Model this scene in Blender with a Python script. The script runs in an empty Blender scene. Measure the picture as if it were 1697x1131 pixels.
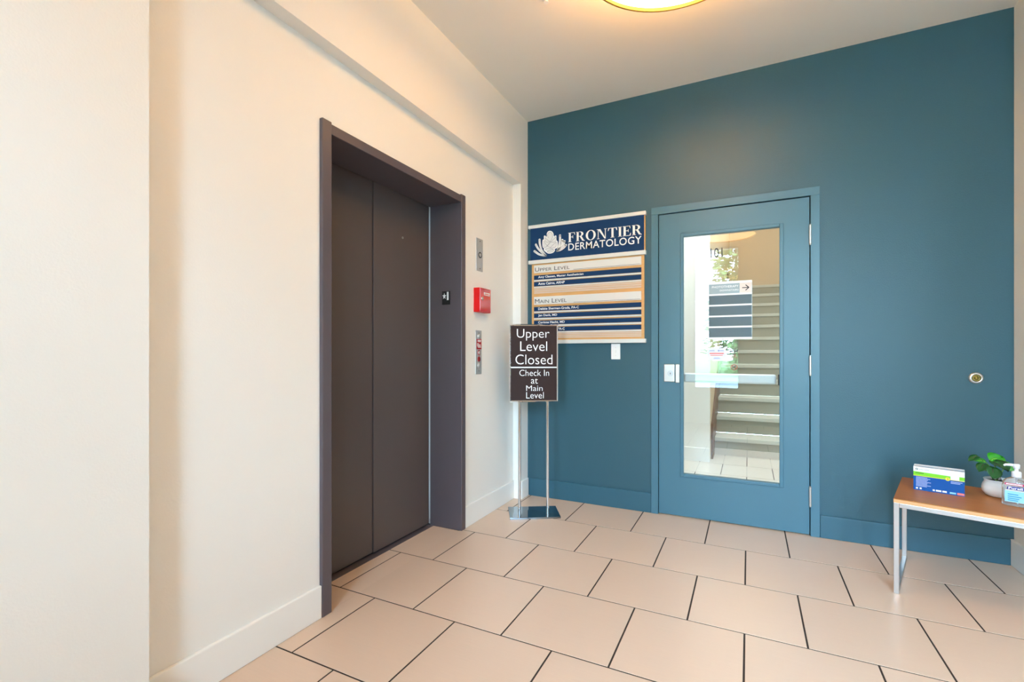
import bpy, bmesh, math, random
from mathutils import Vector, Matrix
random.seed(7)
PI = math.pi
S = bpy.context.scene
COL = S.collection

# ------------------------------------------------------------------ camera, sky, exposure
YAW = math.radians(26.43)
cam_d = bpy.data.cameras.new('camera')
cam_d.sensor_width = 36.0
cam_d.lens = 788.7 / 1697 * 36
cam_d.shift_y = 18.73 / 1697
cam_d.clip_start = 0.02
cam = bpy.data.objects.new('camera', cam_d)
COL.objects.link(cam)
cam.location = (1.6064, -3.5189, 1.155)
cam.rotation_euler = (PI / 2, 0, YAW)
S.camera = cam

SKY = 64.0
EXPOSURE = -0.30
LAMP = 13.0
UPLIGHT = 60.0
w = bpy.data.worlds.new('overcast_sky')
S.world = w
w.use_nodes = True
nt = w.node_tree
bg = nt.nodes['Background']
tc = nt.nodes.new('ShaderNodeTexCoord')
sep = nt.nodes.new('ShaderNodeSeparateXYZ')
rmp = nt.nodes.new('ShaderNodeValToRGB')
nt.links.new(tc.outputs['Generated'], sep.inputs[0])
nt.links.new(sep.outputs['Z'], rmp.inputs[0])
rmp.color_ramp.elements[0].position = 0.0
rmp.color_ramp.elements[0].color = (0.52, 0.77, 1.02, 1)
rmp.color_ramp.elements[1].position = 0.8
rmp.color_ramp.elements[1].color = (0.50, 0.78, 1.08, 1)
nt.links.new(rmp.outputs[0], bg.inputs['Color'])
bg.inputs['Strength'].default_value = SKY

S.view_settings.view_transform = 'Standard'
S.view_settings.look = 'None'
S.view_settings.exposure = EXPOSURE
S.view_settings.gamma = 1.0
S.view_settings.use_curve_mapping = False
try:
    S.cycles.use_denoising = True
    S.cycles.max_bounces = 12
    S.cycles.diffuse_bounces = 6
    S.cycles.transparent_max_bounces = 16
    S.cycles.sample_clamp_indirect = 8.0
    S.cycles.caustics_reflective = True
except Exception:
    pass


def area(name, loc, rot, sx, sy, power, color, portal=False):
    d = bpy.data.lights.new(name, 'AREA')
    d.shape = 'RECTANGLE'
    d.size, d.size_y = sx, sy
    d.energy = power
    d.color = color
    o = bpy.data.objects.new(name, d)
    COL.objects.link(o)
    o.location = loc
    o.rotation_euler = rot
    if portal:
        d.cycles.is_portal = True
    return o


WIN = [(0.786, 1.486), (2.05, 2.68), (2.74, 3.37)]           # entrance glazing behind the camera; the two right bays unseen, sized for daylight
WZ = (0.55, 2.85)
YF = -4.8
for a, b in WIN:
    area('window_portal', ((a + b) / 2, YF + 0.02, sum(WZ) / 2), (PI / 2, 0, 0), b - a, WZ[1] - WZ[0], 1, (1, 1, 1), True)
# unseen area lights added above the frame to brighten the stairwell
area('stairwell_fill', (1.3, 0.95, 4.5), (0, 0, 0), 1.2, 1.2, 150, (0.82, 0.92, 1.0))
area('stair_fill', (2.0, 3.3, 4.5), (0, 0, 0), 1.0, 1.0, 45, (0.95, 0.96, 1.0))
area('landing_fill', (1.9, 6.2, 4.5), (0, 0, 0), 0.9, 0.9, 26, (1.0, 0.91, 0.78))

# ------------------------------------------------------------------ materials


def lin(c):
    o = []
    for v in c[:3]:
        v = v / 255
        o.append(v / 12.92 if v <= 0.04045 else ((v + 0.055) / 1.055) ** 2.4)
    return o + [1]


MATS = {}


def M(name, col, rough=0.5, metal=0.0, bump=0.0, bscale=80, var=0.0, vscale=3, stretch=(1, 1, 1), spec=0.5, emit=0, ecol=None,
      rand=0.0, coat=0.0):
    m = bpy.data.materials.new(name)
    m.use_nodes = True
    n = m.node_tree.nodes
    l = m.node_tree.links
    p = n['Principled BSDF']
    p.inputs['Base Color'].default_value = lin(col)
    p.inputs['Roughness'].default_value = rough
    p.inputs['Metallic'].default_value = metal
    p.inputs['Specular IOR Level'].default_value = spec
    if coat:
        p.inputs['Coat Weight'].default_value = coat
        p.inputs['Coat Roughness'].default_value = 0.08
    if emit:
        p.inputs['Emission Color'].default_value = lin(ecol or col)
        p.inputs['Emission Strength'].default_value = emit
    if bump or var:
        t = n.new('ShaderNodeTexCoord')
        mp = n.new('ShaderNodeMapping')
        mp.inputs['Scale'].default_value = stretch
        l.new(t.outputs['Object'], mp.inputs['Vector'])
    if bump:
        nz = n.new('ShaderNodeTexNoise')
        nz.inputs['Scale'].default_value = bscale
        nz.inputs['Detail'].default_value = 3
        l.new(mp.outputs[0], nz.inputs['Vector'])
        b = n.new('ShaderNodeBump')
        b.inputs['Strength'].default_value = bump
        b.inputs['Distance'].default_value = 0.004
        l.new(nz.outputs['Fac'], b.inputs['Height'])
        l.new(b.outputs[0], p.inputs['Normal'])
    if var or rand:
        hsv = n.new('ShaderNodeHueSaturation')
        hsv.inputs['Color'].default_value = lin(col)
        add = n.new('ShaderNodeMath')
        add.operation = 'ADD'
        add.inputs[0].default_value = 1.0
        add.inputs[1].default_value = 0.0
        if var:
            nv = n.new('ShaderNodeTexNoise')
            nv.inputs['Scale'].default_value = vscale
            nv.inputs['Detail'].default_value = 5
            l.new(mp.outputs[0], nv.inputs['Vector'])
            mr = n.new('ShaderNodeMapRange')
            mr.inputs['To Min'].default_value = 1 - var
            mr.inputs['To Max'].default_value = 1 + var
            l.new(nv.outputs['Fac'], mr.inputs['Value'])
            l.new(mr.outputs[0], add.inputs[0])
        if rand:
            oi = n.new('ShaderNodeObjectInfo')
            mr2 = n.new('ShaderNodeMapRange')
            mr2.inputs['To Min'].default_value = -rand
            mr2.inputs['To Max'].default_value = rand
            l.new(oi.outputs['Random'], mr2.inputs['Value'])
            l.new(mr2.outputs[0], add.inputs[1])
        l.new(add.outputs[0], hsv.inputs['Value'])
        l.new(hsv.outputs[0], p.inputs['Base Color'])
    MATS[name] = m
    return m


def glassmat(name, refl, tint=(1, 1, 1)):
    m = bpy.data.materials.new(name)
    m.use_nodes = True
    n = m.node_tree.nodes
    l = m.node_tree.links
    n.clear()
    out = n.new('ShaderNodeOutputMaterial')
    mix = n.new('ShaderNodeMixShader')
    tr = n.new('ShaderNodeBsdfTransparent')
    tr.inputs['Color'].default_value = (*tint, 1)
    gl = n.new('ShaderNodeBsdfGlossy')
    gl.inputs['Roughness'].default_value = 0.0
    lw = n.new('ShaderNodeFresnel')
    lw.inputs['IOR'].default_value = 1.5
    add = n.new('ShaderNodeMath')
    add.operation = 'ADD'
    add.use_clamp = True
    add.inputs[1].default_value = refl - 0.04
    l.new(lw.outputs[0], add.inputs[0])
    l.new(add.outputs[0], mix.inputs[0])
    l.new(tr.outputs[0], mix.inputs[1])
    l.new(gl.outputs[0], mix.inputs[2])
    l.new(mix.outputs[0], out.inputs[0])
    return m


m_wall = M('wall_paint', (233, 230, 223), 0.6, bump=0.10, bscale=140)
m_ceil = M('ceiling_paint', (236, 232, 223), 0.7, bump=0.05, bscale=140)
m_trimw = M('trim_paint', (236, 234, 228), 0.4)
m_teal = M('teal_wall_paint', (43, 84, 97), 0.42, bump=0.22, bscale=150)
m_tealt = M('teal_trim_paint', (68, 111, 128), 0.34)
m_tealb = M('teal_baseboard_paint', (46, 90, 106), 0.38)
m_tile = M('beige_porcelain', (214, 187, 164), 0.30, bump=0.03, bscale=60, var=0.035, vscale=30, stretch=(0.25, 6, 1), rand=0.025)
m_grout = M('dark_grout', (52, 40, 34), 0.8)
m_tilec = M('stairwell_lit_porcelain', (205, 198, 186), 0.3, var=0.04, vscale=20, stretch=(0.25, 6, 1), rand=0.02)  # lobby tile with the stairwell light put into its paler colour
m_elev = M('dark_enamel', (88, 78, 82), 0.38, bump=0.02, bscale=200)
m_elevd = M('dark_door_enamel', (84, 74, 72), 0.36, bump=0.03, bscale=250)
m_black = M('black', (14, 13, 14), 0.6)
m_steel = M('brushed_steel', (198, 200, 200), 0.45, 0.6, bump=0.02, bscale=40, stretch=(1, 1, 30))
m_chrome = M('chrome', (225, 225, 226), 0.05, 1.0)
m_satin = M('satin_nickel', (214, 211, 206), 0.28, 0.8)
m_alu = M('silver_aluminium', (218, 219, 215), 0.42, 0.15)
m_white = M('white_plastic', (238, 238, 236), 0.35)
m_wletter = M('white_lettering', (243, 243, 241), 0.5)
m_navy = M('navy_panel', (14, 52, 92), 0.6, spec=0.2)
m_bwood = M('honey_wood', (212, 160, 98), 0.5, var=0.14, vscale=6, stretch=(2, 1, 18))
m_groove = M('pale_ledge', (214, 190, 168), 0.5, var=0.06, vscale=10, stretch=(1, 1, 12))
m_strip = M('pale_strip', (219, 218, 213), 0.5)
m_ink = M('dark_ink', (48, 48, 52), 0.6)
m_brown = M('brown_sign_panel', (54, 38, 35), 0.6, spec=0.15)
m_red = M('red_enamel', (204, 8, 14), 0.4, spec=0.3)
m_redg = M('red_gloss_front', (196, 30, 42), 0.10, coat=1.0, spec=0.9)
m_redl = M('red_label', (168, 32, 40), 0.5)
m_bench = M('oak_veneer', (166, 102, 44), 0.40, spec=0.35, var=0.2, vscale=5, stretch=(1.2, 14, 1), bump=0.02, bscale=40)
m_edge = M('oak_edge', (214, 160, 108), 0.45, var=0.1, vscale=8, stretch=(1, 10, 10))
m_bleg = M('brushed_leg_steel', (206, 206, 206), 0.3, 1.0)
m_card = M('white_card', (235, 236, 238), 0.5)
m_green = M('lime_print', (122, 205, 24), 0.5)
m_yel = M('yellow_print', (245, 220, 60), 0.5)
m_blue = M('blue_print', (14, 80, 152), 0.5, spec=0.25)
m_lav = M('pale_blue_print', (150, 165, 210), 0.5)
m_pink = M('pink_print', (226, 120, 110), 0.5)
m_pot = M('white_ceramic', (232, 226, 222), 0.45)
m_soil = M('dark_soil', (34, 26, 22), 0.9, bump=0.5, bscale=200)
m_leaf = M('bright_leaf', (40, 150, 24), 0.35, var=0.15, vscale=25)
m_leafd = M('dark_leaf', (16, 76, 26), 0.32, var=0.15, vscale=25)
m_leafp = M('pale_leaf', (110, 150, 104), 0.45)
m_stalk = M('lime_stalk', (150, 185, 60), 0.5)
m_stem = M('brown_stem', (70, 56, 44), 0.7)
m_magenta = M('magenta_print', (196, 20, 88), 0.5)
m_dblue = M('royal_blue_print', (36, 40, 140), 0.5)
m_pblue = M('pale_blue_label', (150, 208, 232), 0.4)
m_pump = M('frosted_white_pump', (226, 226, 230), 0.4)
m_brass = M('gold_ring', (205, 160, 80), 0.3, 0.9)
m_rubber = M('brass_bumper', (128, 108, 48), 0.4, 0.6)
m_conc = M('stair_concrete', (150, 152, 138), 0.75, var=0.12, vscale=4, stretch=(1, 6, 6))
m_concl = M('stair_tread_stone', (190, 194, 184), 0.6, var=0.05, vscale=6)
m_tan = M('lamp_cast_paint', (205, 188, 160), 0.7)  # stairwell wall paint with the warm lamp cast put into its colour
m_wood = M('dark_stair_wood', (92, 66, 50), 0.5, var=0.2, vscale=4, stretch=(8, 1, 1))
m_slate = M('grey_slat', (74, 88, 92), 0.45, var=0.10, vscale=2, stretch=(1, 1, 8))
m_slatel = M('silver_slat', (150, 166, 170), 0.4)
m_cream = M('cream_plate', (226, 212, 202), 0.5)
m_paper = M('paper', (226, 228, 240), 0.6)
m_frame_w = M('window_frame_white', (222, 222, 220), 0.4)
m_grass = M('grass', (86, 112, 44), 0.9, var=0.3, vscale=2)
m_road = M('asphalt', (84, 88, 92), 0.9)
m_walk = M('concrete_walk', (100, 100, 98), 0.85)
m_needle = M('needle_green', (92, 120, 62), 0.8, rand=0.05)
m_bark = M('bark', (90, 76, 62), 0.9)
m_lamp = M('lamp_diffuser', (255, 236, 206), 0.5, emit=LAMP, ecol=(255, 199, 126))
m_up = M('lamp_tube', (255, 236, 206), 0.5, emit=UPLIGHT, ecol=(255, 198, 124))
m_glass = glassmat('door_glass', 0.10, (0.96, 0.98, 0.97))
m_wglass = glassmat('window_glass', 0.06, (0.97, 0.98, 0.98))


def clearmat(name, tint, rough=0.03):
    m = bpy.data.materials.new(name)
    m.use_nodes = True
    p = m.node_tree.nodes['Principled BSDF']
    p.inputs['Base Color'].default_value = (*tint, 1)
    p.inputs['Roughness'].default_value = rough
    p.inputs['Transmission Weight'].default_value = 0.9
    p.inputs['IOR'].default_value = 1.25
    return m


m_bottle = clearmat('clear_plastic', (0.86, 0.94, 0.98))

# ------------------------------------------------------------------ builders


class MB:
    """collects shapes; build() links them as one mesh object"""

    def __init__(s, off=(0, 0, 0)):
        s.v, s.f, s.sm = [], [], []
        s.off = Vector(off)

    def poly(s, vs, fs, smooth=False):
        b = len(s.v)
        s.v += [Vector(p) for p in vs]
        for f in fs:
            s.f.append([b + i for i in f])
            s.sm.append(smooth)
        return s

    def box(s, x0, x1, y0, y1, z0, z1):
        if x0 > x1: x0, x1 = x1, x0
        if y0 > y1: y0, y1 = y1, y0
        if z0 > z1: z0, z1 = z1, z0
        v = [(x0, y0, z0), (x1, y0, z0), (x1, y1, z0), (x0, y1, z0), (x0, y0, z1), (x1, y0, z1), (x1, y1, z1), (x0, y1, z1)]
        return s.poly(v, [(3, 2, 1, 0), (4, 5, 6, 7), (0, 1, 5, 4), (1, 2, 6, 5), (2, 3, 7, 6), (3, 0, 4, 7)])

    def cyl(s, p, q, r, n=20, r2=None, smooth=True, caps=True):
        p, q = Vector(p), Vector(q)
        r2 = r if r2 is None else r2
        ax = (q - p).normalized()
        a = ax.orthogonal().normalized()
        b = ax.cross(a)
        vs = []
        for c, rr in ((p, r), (q, r2)):
            for i in range(n):
                t = 2 * PI * i / n
                vs.append(c + a * (rr * math.cos(t)) + b * (rr * math.sin(t)))
        s.poly(vs, [(i, (i + 1) % n, n + (i + 1) % n, n + i) for i in range(n)], smooth)
        if caps:
            s.poly(vs[:n], [tuple(range(n - 1, -1, -1))])
            s.poly(vs[n:], [tuple(range(n))])
        return s

    def tube(s, pts, r, n=8):
        pts = [Vector(p) for p in pts]
        rs = r if isinstance(r, (list, tuple)) else [r] * len(pts)
        ref = Vector((0.31, 0.17, 0.94))
        vs = []
        for i, p in enumerate(pts):
            d = (pts[min(i + 1, len(pts) - 1)] - pts[max(i - 1, 0)]).normalized()
            a = d.cross(ref)
            if a.length < 1e-3: a = d.orthogonal()
            a.normalize()
            b = d.cross(a)
            for k in range(n):
                t = 2 * PI * k / n
                vs.append(p + a * (rs[i] * math.cos(t)) + b * (rs[i] * math.sin(t)))
        fs = []
        for i in range(len(pts) - 1):
            for k in range(n):
                fs.append((i * n + k, i * n + (k + 1) % n, (i + 1) * n + (k + 1) % n, (i + 1) * n + k))
        s.poly(vs, fs, True)
        s.poly(vs[:n], [tuple(range(n - 1, -1, -1))])
        s.poly(vs[-n:], [tuple(range(n))])
        return s

    def lathe(s, prof, n=32, c=(0, 0, 0), sx=1, sy=1):
        vs = []
        for r, z in prof:
            for i in range(n):
                t = 2 * PI * i / n
                vs.append((c[0] + r * sx * math.cos(t), c[1] + r * sy * math.sin(t), c[2] + z))
        fs = []
        for j in range(len(prof) - 1):
            for i in range(n):
                fs.append((j * n + i, j * n + (i + 1) % n, (j + 1) * n + (i + 1) % n, (j + 1) * n + i))
        return s.poly(vs, fs, True)

    def ngon_xz(s, pts, y, t=0.0006):
        """a thin flat outline facing -y"""
        n = len(pts)
        a = sum(pts[i][0] * pts[(i + 1) % n][1] - pts[(i + 1) % n][0] * pts[i][1] for i in range(n))
        if a < 0: pts = pts[::-1]
        v = [(p[0], y, p[1]) for p in pts] + [(p[0], y + t, p[1]) for p in pts]
        fs = [tuple(range(n))] + [(i, i + n, (i + 1) % n + n, (i + 1) % n) for i in range(n)]
        return s.poly(v, fs)

    def ribbon_xz(s, pts, y, wd, t=0.0004, cap=True):
        """a stroke of width wd in the xz plane, rounded ends"""
        P = [Vector((p[0], p[1])) for p in smooth_pts(pts)]
        L, R = [], []
        for i, p in enumerate(P):
            d = (P[min(i + 1, len(P) - 1)] - P[max(i - 1, 0)])
            d = d.normalized() if d.length > 1e-9 else Vector((1, 0))
            nrm = Vector((-d.y, d.x))
            ww = wd[0] + (wd[1] - wd[0]) * i / (len(P) - 1) if isinstance(wd, tuple) else wd
            L.append(p + nrm * ww / 2)
            R.append(p - nrm * ww / 2)
        for i in range(len(P) - 1):
            q = [L[i], R[i], R[i + 1], L[i + 1]]
            s.poly([(a.x, y, a.y) for a in q], [(0, 1, 2, 3)])
        if cap:
            for p, ww in ((P[0], wd[0] if isinstance(wd, tuple) else wd), (P[-1], wd[1] if isinstance(wd, tuple) else wd)):
                s.poly([(p.x + ww / 2 * math.cos(2 * PI * k / 12), y, p.y + ww / 2 * math.sin(2 * PI * k / 12)) for k in range(12)],
                       [tuple(range(12))])
        return s

    def build(s, name, mat, parent=None, bevel=0.0, seg=2, solid=0.0, subd=0):
        me = bpy.data.meshes.new(name)
        me.from_pydata([tuple(p - s.off) for p in s.v], [], s.f)
        me.polygons.foreach_set('use_smooth', s.sm)
        me.materials.append(mat)
        me.update()
        o = bpy.data.objects.new(name, me)
        COL.objects.link(o)
        if parent: o.parent = parent
        if solid:
            md = o.modifiers.new('thickness', 'SOLIDIFY')
            md.thickness = solid
            md.offset = 0
        if subd:
            md = o.modifiers.new('smooth', 'SUBSURF')
            md.levels = md.render_levels = subd
        if bevel:
            md = o.modifiers.new('bevel', 'BEVEL')
            md.width = bevel
            md.segments = seg
            md.limit_method = 'ANGLE'
            md.angle_limit = math.radians(40)
        return o


def smooth_pts(pts, k=6):
    if len(pts) < 3: return pts
    out = []
    for i in range(len(pts) - 1):
        p0, p1, p2, p3 = pts[max(i - 1, 0)], pts[i], pts[i + 1], pts[min(i + 2, len(pts) - 1)]
        for j in range(k):
            t = j / k
            out.append(tuple(0.5 * (2 * b + (c - a) * t + (2 * a - 5 * b + 4 * c - d) * t * t + (3 * b - a - 3 * c + d) * t ** 3)
                             for a, b, c, d in zip(p0, p1, p2, p3)))
    out.append(tuple(pts[-1]))
    return out


def smooth_closed(pts, k=5):
    n = len(pts)
    out = []
    for i in range(n):
        p0, p1, p2, p3 = pts[i - 1], pts[i], pts[(i + 1) % n], pts[(i + 2) % n]
        for j in range(k):
            t = j / k
            out.append(tuple(0.5 * (2 * b + (c - a) * t + (2 * a - 5 * b + 4 * c - d) * t * t + (3 * b - a - 3 * c + d) * t ** 3)
                             for a, b, c, d in zip(p0, p1, p2, p3)))
    return out


def thing(name, label, cat, loc=(0, 0, 0), rz=0.0, group=None):
    o = bpy.data.objects.new(name, None)
    o.empty_display_size = 0.05
    COL.objects.link(o)
    o.location = loc
    o.rotation_euler = (0, 0, rz)
    o['label'] = label
    o['category'] = cat
    if group: o['group'] = group
    return o


def struct(name, loc=(0, 0, 0)):
    o = bpy.data.objects.new(name, None)
    o.empty_display_size = 0.05
    COL.objects.link(o)
    o.location = loc
    o['kind'] = 'structure'
    return o


def st(o):
    o['kind'] = 'structure'
    return o


def text(name, s, x0, x1, ztop, zbot, y, mat, parent, off=(0, 0, 0), caps=None, bold=0.0, t=0.0004, spacing=1.0):
    """lettering facing -y, fitted to the box x0..x1, zbot..ztop"""
    cu = bpy.data.curves.new(name, 'FONT')
    cu.body = s
    cu.resolution_u = 4
    cu.space_character = spacing
    cu.offset = bold
    if caps:
        cu.small_caps_scale = caps
        for i, ch in enumerate(s):
            if ch.islower(): cu.body_format[i].use_small_caps = True
    tmp = bpy.data.objects.new('tmp', cu)
    COL.objects.link(tmp)
    dg = bpy.context.evaluated_depsgraph_get()
    me = bpy.data.meshes.new_from_object(tmp.evaluated_get(dg))
    bpy.data.objects.remove(tmp)
    bpy.data.curves.remove(cu)
    xs = [v.co.x for v in me.vertices]
    ys = [v.co.y for v in me.vertices]
    ax, bx, ay, by = min(xs), max(xs), min(ys), max(ys)
    for v in me.vertices:
        u = (v.co.x - ax) / (bx - ax)
        q = (v.co.y - ay) / (by - ay)
        v.co = (x0 + u * (x1 - x0) - off[0], y - off[1], zbot + q * (ztop - zbot) - off[2])
    me.name = name
    me.materials.clear()
    me.materials.append(mat)
    o = bpy.data.objects.new(name, me)
    COL.objects.link(o)
    o.parent = parent
    return o


# ------------------------------------------------------------------ setting: shell
H = 3.027
BH = 2.485
XR = 2.894
XE = 3.9
XW = -0.068      # recessed left wall
# left wall (recessed part with the lift opening)
EY0, EY1, EZ = -2.03, -0.87, 2.165
b = MB()
b.box(-0.5, XW, YF, EY0 + 0.02, 0, BH)
b.box(-0.5, XW, EY1 - 0.02, 0, 0, BH)
b.box(-0.5, XW, EY0 + 0.02, EY1 - 0.02, EZ - 0.02, BH)
st(b.build('wall_left', m_wall))
st(MB().box(-0.5, 0, YF, 0, BH, H).build('trim_1', m_wall))                    # bulkhead
st(MB().box(-0.3, 0, -0.132, 0, 0, BH).build('trim_2', m_wall))                # corner pier
st(MB().box(-0.3, 0, YF, -2.727, 0, BH).build('trim_3', m_wall))               # near pier
# teal wall with door opening
DX0, DX1, DZ = 0.985, 2.0, 2.186
b = MB()
b.box(-0.3, DX0, 0, 0.14, 0, H).box(DX1, XE + .1, 0, 0.14, 0, H).box(DX0, DX1, 0, 0.14, DZ, H)
st(b.build('wall_back', m_teal))
# right wall: return beside the bench, then the side wall further right
b = MB()
b.box(XR, XE + .1, -0.27, -0.0005, 0, H).box(XE, XE + .1, YF, -0.27, 0, H)
st(b.build('wall_right', m_wall))
# entrance wall behind the camera
b = MB()
xs = [-0.5] + [x for p in WIN for x in p] + [XE + .1]
for i in (0, 2, 4, 6): b.box(xs[i], xs[i + 1], YF - .15, YF, 0, H)
for i in (1, 3, 5):
    b.box(xs[i], xs[i + 1], YF - .15, YF, 0, WZ[0]).box(xs[i], xs[i + 1], YF - .15, YF, WZ[1], H)
st(b.build('wall_front', m_wall))
for k, (a, c) in enumerate(WIN):
    wn = struct('window_%d' % (k + 1), ((a + c) / 2, YF, WZ[0]))
    of = wn.location
    f = MB(of)
    t = 0.03
    for z0, z1, x0, x1 in ((WZ[0], WZ[1], a, a + t), (WZ[0], WZ[1], c - t, c), (WZ[0], WZ[0] + t, a + t, c - t), (WZ[1] - t, WZ[1], a + t, c - t)):
        f.box(x0, x1, YF - .09, YF - .03, z0, z1)
    f.build('window_frame', m_frame_w, wn)
    MB(of).box(a + t, c - t, YF - .064, YF - .058, WZ[0] + t, WZ[1] - t).build('window_pane', m_wglass, wn)
st(MB().box(-0.5, XE + .1, YF - .15, 0.14, H, H + .1).build('ceiling', m_ceil))

# baseboards
BT = 0.016
b = MB()
b.box(XW, XW + BT, -2.727, -2.036, 0, 0.142).box(XW, XW + BT, -0.868, -0.132, 0, 0.142)
b.box(XW, BT, -0.132 - BT, -0.132, 0, 0.142).box(0, BT, -0.132, -BT, 0, 0.142)
b.box(0, BT, YF, -2.727, 0, 0.142).box(XW + BT, BT, -2.727, -2.727 + BT, 0, 0.142)
st(b.build('baseboard_left', m_trimw, bevel=0.004))
b = MB()
b.box(BT, 0.979, -0.013, 0, 0, 0.14).box(2.006, XR - BT, -0.013, 0, 0, 0.14)
st(b.build('baseboard_back', m_tealb, bevel=0.003))
b = MB()
b.box(XR - BT, XR, -0.27 - BT, 0, 0, 0.142).box(XR, XE, -0.27 - BT, -0.27, 0, 0.142).box(XE - BT, XE, YF, -0.27 - BT, 0, 0.142)
st(b.build('baseboard_right', m_trimw, bevel=0.004))

# floor: grout bed and one object per tile
floor = st(MB().box(-0.5, XE + .1, YF - .15, 2.5, -0.1, -0.0014).build('floor', m_grout))
TX, TY, TY0, J = 0.4454, 0.4564, -0.4321, 0.0037
REG = [(XW, 2.894, YF, 0, m_tile), (XW, 2.894, 0, 0.0, m_tile), (2.894, XE, YF, -0.27, m_tile), (-0.272, XW, -1.982, -0.915, m_tile),
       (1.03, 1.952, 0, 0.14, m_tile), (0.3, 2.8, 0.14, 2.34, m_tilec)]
cache = {}
for r in range(-12, 12):
    y0, y1 = TY0 + r * TY, TY0 + (r + 1) * TY
    # row just above line k: row index r=-k ; odd/even offset
    xo = 0.255 if (r % 2 == 1) else 0.033
    for c in range(-4, 12):
        x0, x1 = xo + c * TX, xo + (c + 1) * TX
        for (rx0, rx1, ry0, ry1, mt) in REG:
            ax, bx, ay, by = max(x0 + J, rx0), min(x1 - J, rx1), max(y0 + J, ry0), min(y1 - J, ry1)
            if bx - ax < 0.006 or by - ay < 0.006: continue
            key = (round(bx - ax, 4), round(by - ay, 4), mt.name)
            if key not in cache:
                lx, ly = (bx - ax) / 2, (by - ay) / 2
                e = 0.0004
                m = MB()
                v = [(-lx, -ly, -.012), (lx, -ly, -.012), (lx, ly, -.012), (-lx, ly, -.012),
                     (-lx, -ly, -e), (lx, -ly, -e), (lx, ly, -e), (-lx, ly, -e),
                     (-lx + e, -ly + e, 0), (lx - e, -ly + e, 0), (lx - e, ly - e, 0), (-lx + e, ly - e, 0)]
                fs = [(8, 9, 10, 11)]
                for q in (0, 4):
                    for i in range(4): fs.append((q + i, q + (i + 1) % 4, q + 4 + (i + 1) % 4, q + 4 + i))
                m.poly(v, fs)
                o = m.build('floor_tile', mt, floor)
                cache[key] = o.data
            else:
                o = bpy.data.objects.new('floor_tile', cache[key])
                COL.objects.link(o)
                o.parent = floor
            o.location = ((ax + bx) / 2, (ay + by) / 2, 0)

# stairwell shell
HS = 4.7
SY = 1.9
st(MB().box(0.2, 1.24, SY, SY + .1, 0, HS).box(0.2, .3, .14, SY, 0, HS).build('wall_left', m_wall))
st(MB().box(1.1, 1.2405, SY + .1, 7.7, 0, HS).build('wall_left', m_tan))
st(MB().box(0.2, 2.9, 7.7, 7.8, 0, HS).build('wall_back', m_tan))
st(MB().box(2.8, 2.9, .14, 7.7, 0, HS).build('wall_right', m_wall))
st(MB().box(0.2, 2.9, 0.04, 0.14, H + .1, HS).build('wall_front', m_wall))
st(MB().box(0.2, 2.9, 0.04, 7.8, HS, HS + .1).build('ceiling', m_ceil))
st(MB().box(0.3, 1.24, SY - BT, SY, 0, 0.14).build('baseboard_front', m_trimw))

# door_1: teal door with glazed panel
d1 = struct('door_1', (1.4915, 0, 0))
of = d1.location
FY = -0.014
b = MB(of)
b.box(0.98, 1.0285, FY, 0.12, 0, 2.1395).box(1.9545, 2.0045, FY, 0.12, 0, 2.1395).box(0.98, 2.0045, FY, 0.12, 2.1395, 2.1915)
b.box(1.0285, 1.045, 0.05, 0.07, 0, 2.125).box(1.938, 1.9545, 0.05, 0.07, 0, 2.125).box(1.0285, 1.9545, 0.05, 0.07, 2.123, 2.1395)
b.build('door_frame', m_tealt, d1, bevel=0.002)
LY0, LY1 = -0.004, 0.042
gx0, gx1, gz0, gz1 = 1.196, 1.789, 0.302, 1.968
b = MB(of)
b.box(1.0335, gx0, LY0, LY1, 0.008, 2.1335).box(gx1, 1.949, LY0, LY1, 0.008, 2.1335)
b.box(gx0, gx1, LY0, LY1, 0.008, gz0).box(gx0, gx1, LY0, LY1, gz1, 2.1335)
leaf = b.build('door_leaf', m_tealt, d1)
b = MB(of)
o_ = 0.018
for x0, x1, z0, z1 in ((gx0 - o_, gx0 + .004, gz0 - o_, gz1 + o_), (gx1 - .004, gx1 + o_, gz0 - o_, gz1 + o_),
                       (gx0 + .004, gx1 - .004, gz0 - o_, gz0 + .004), (gx0 + .004, gx1 - .004, gz1 - .004, gz1 + o_)):
    b.box(x0, x1, LY0 - .007, LY0 + .012, z0, z1)
b.build('glazing_bead', m_tealt, leaf, bevel=0.003)
GY = 0.018
MB(of).box(gx0 - .004, gx1 + .004, GY, GY + .006, gz0 - .004, gz1 + .004).build('glass_pane', m_glass, leaf)
b = MB(of)                                   # lock plate and strike box
b.box(1.067, 1.1405, LY0 - .010, LY0, 0.946, 1.071)
lk = b.build('lock_plate', m_satin, leaf, bevel=0.006, seg=3)
b = MB(of)
b.box(1.1465, 1.176, LY0 - .024, LY0, 0.941, 1.071)
b.build('pull_block', m_satin, leaf, bevel=0.004)
b = MB(of)
b.cyl((1.1135, LY0 - .018, 1.006), (1.1135, LY0, 1.006), 0.021, 28).cyl((1.1135, LY0 - .020, 1.006), (1.1135, LY0 - .018, 1.006), 0.013, 24)
b.build('lock_cylinder', m_steel, leaf)
MB(of).box(1.1115, 1.1155, LY0 - .0215, LY0 - .0195, 1.0, 1.012).build('keyhole', m_black, leaf)
for zc in (1.893, 1.072, 0.250):
    b = MB(of)
    hx = 1.9525
    b.cyl((hx, FY - .004, zc - .058), (hx, FY - .004, zc + .058), 0.0068, 16)
    b.cyl((hx, FY - .004, zc - .064), (hx, FY - .004, zc - .060), 0.0060, 16).cyl((hx, FY - .004, zc + .060), (hx, FY - .004, zc + .064), 0.0060, 16)
    b.box(hx - .0015, hx + .0015, FY - .003, 0.03, zc - .058, zc + .058)
    b.build('hinge', m_satin, d1)
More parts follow.
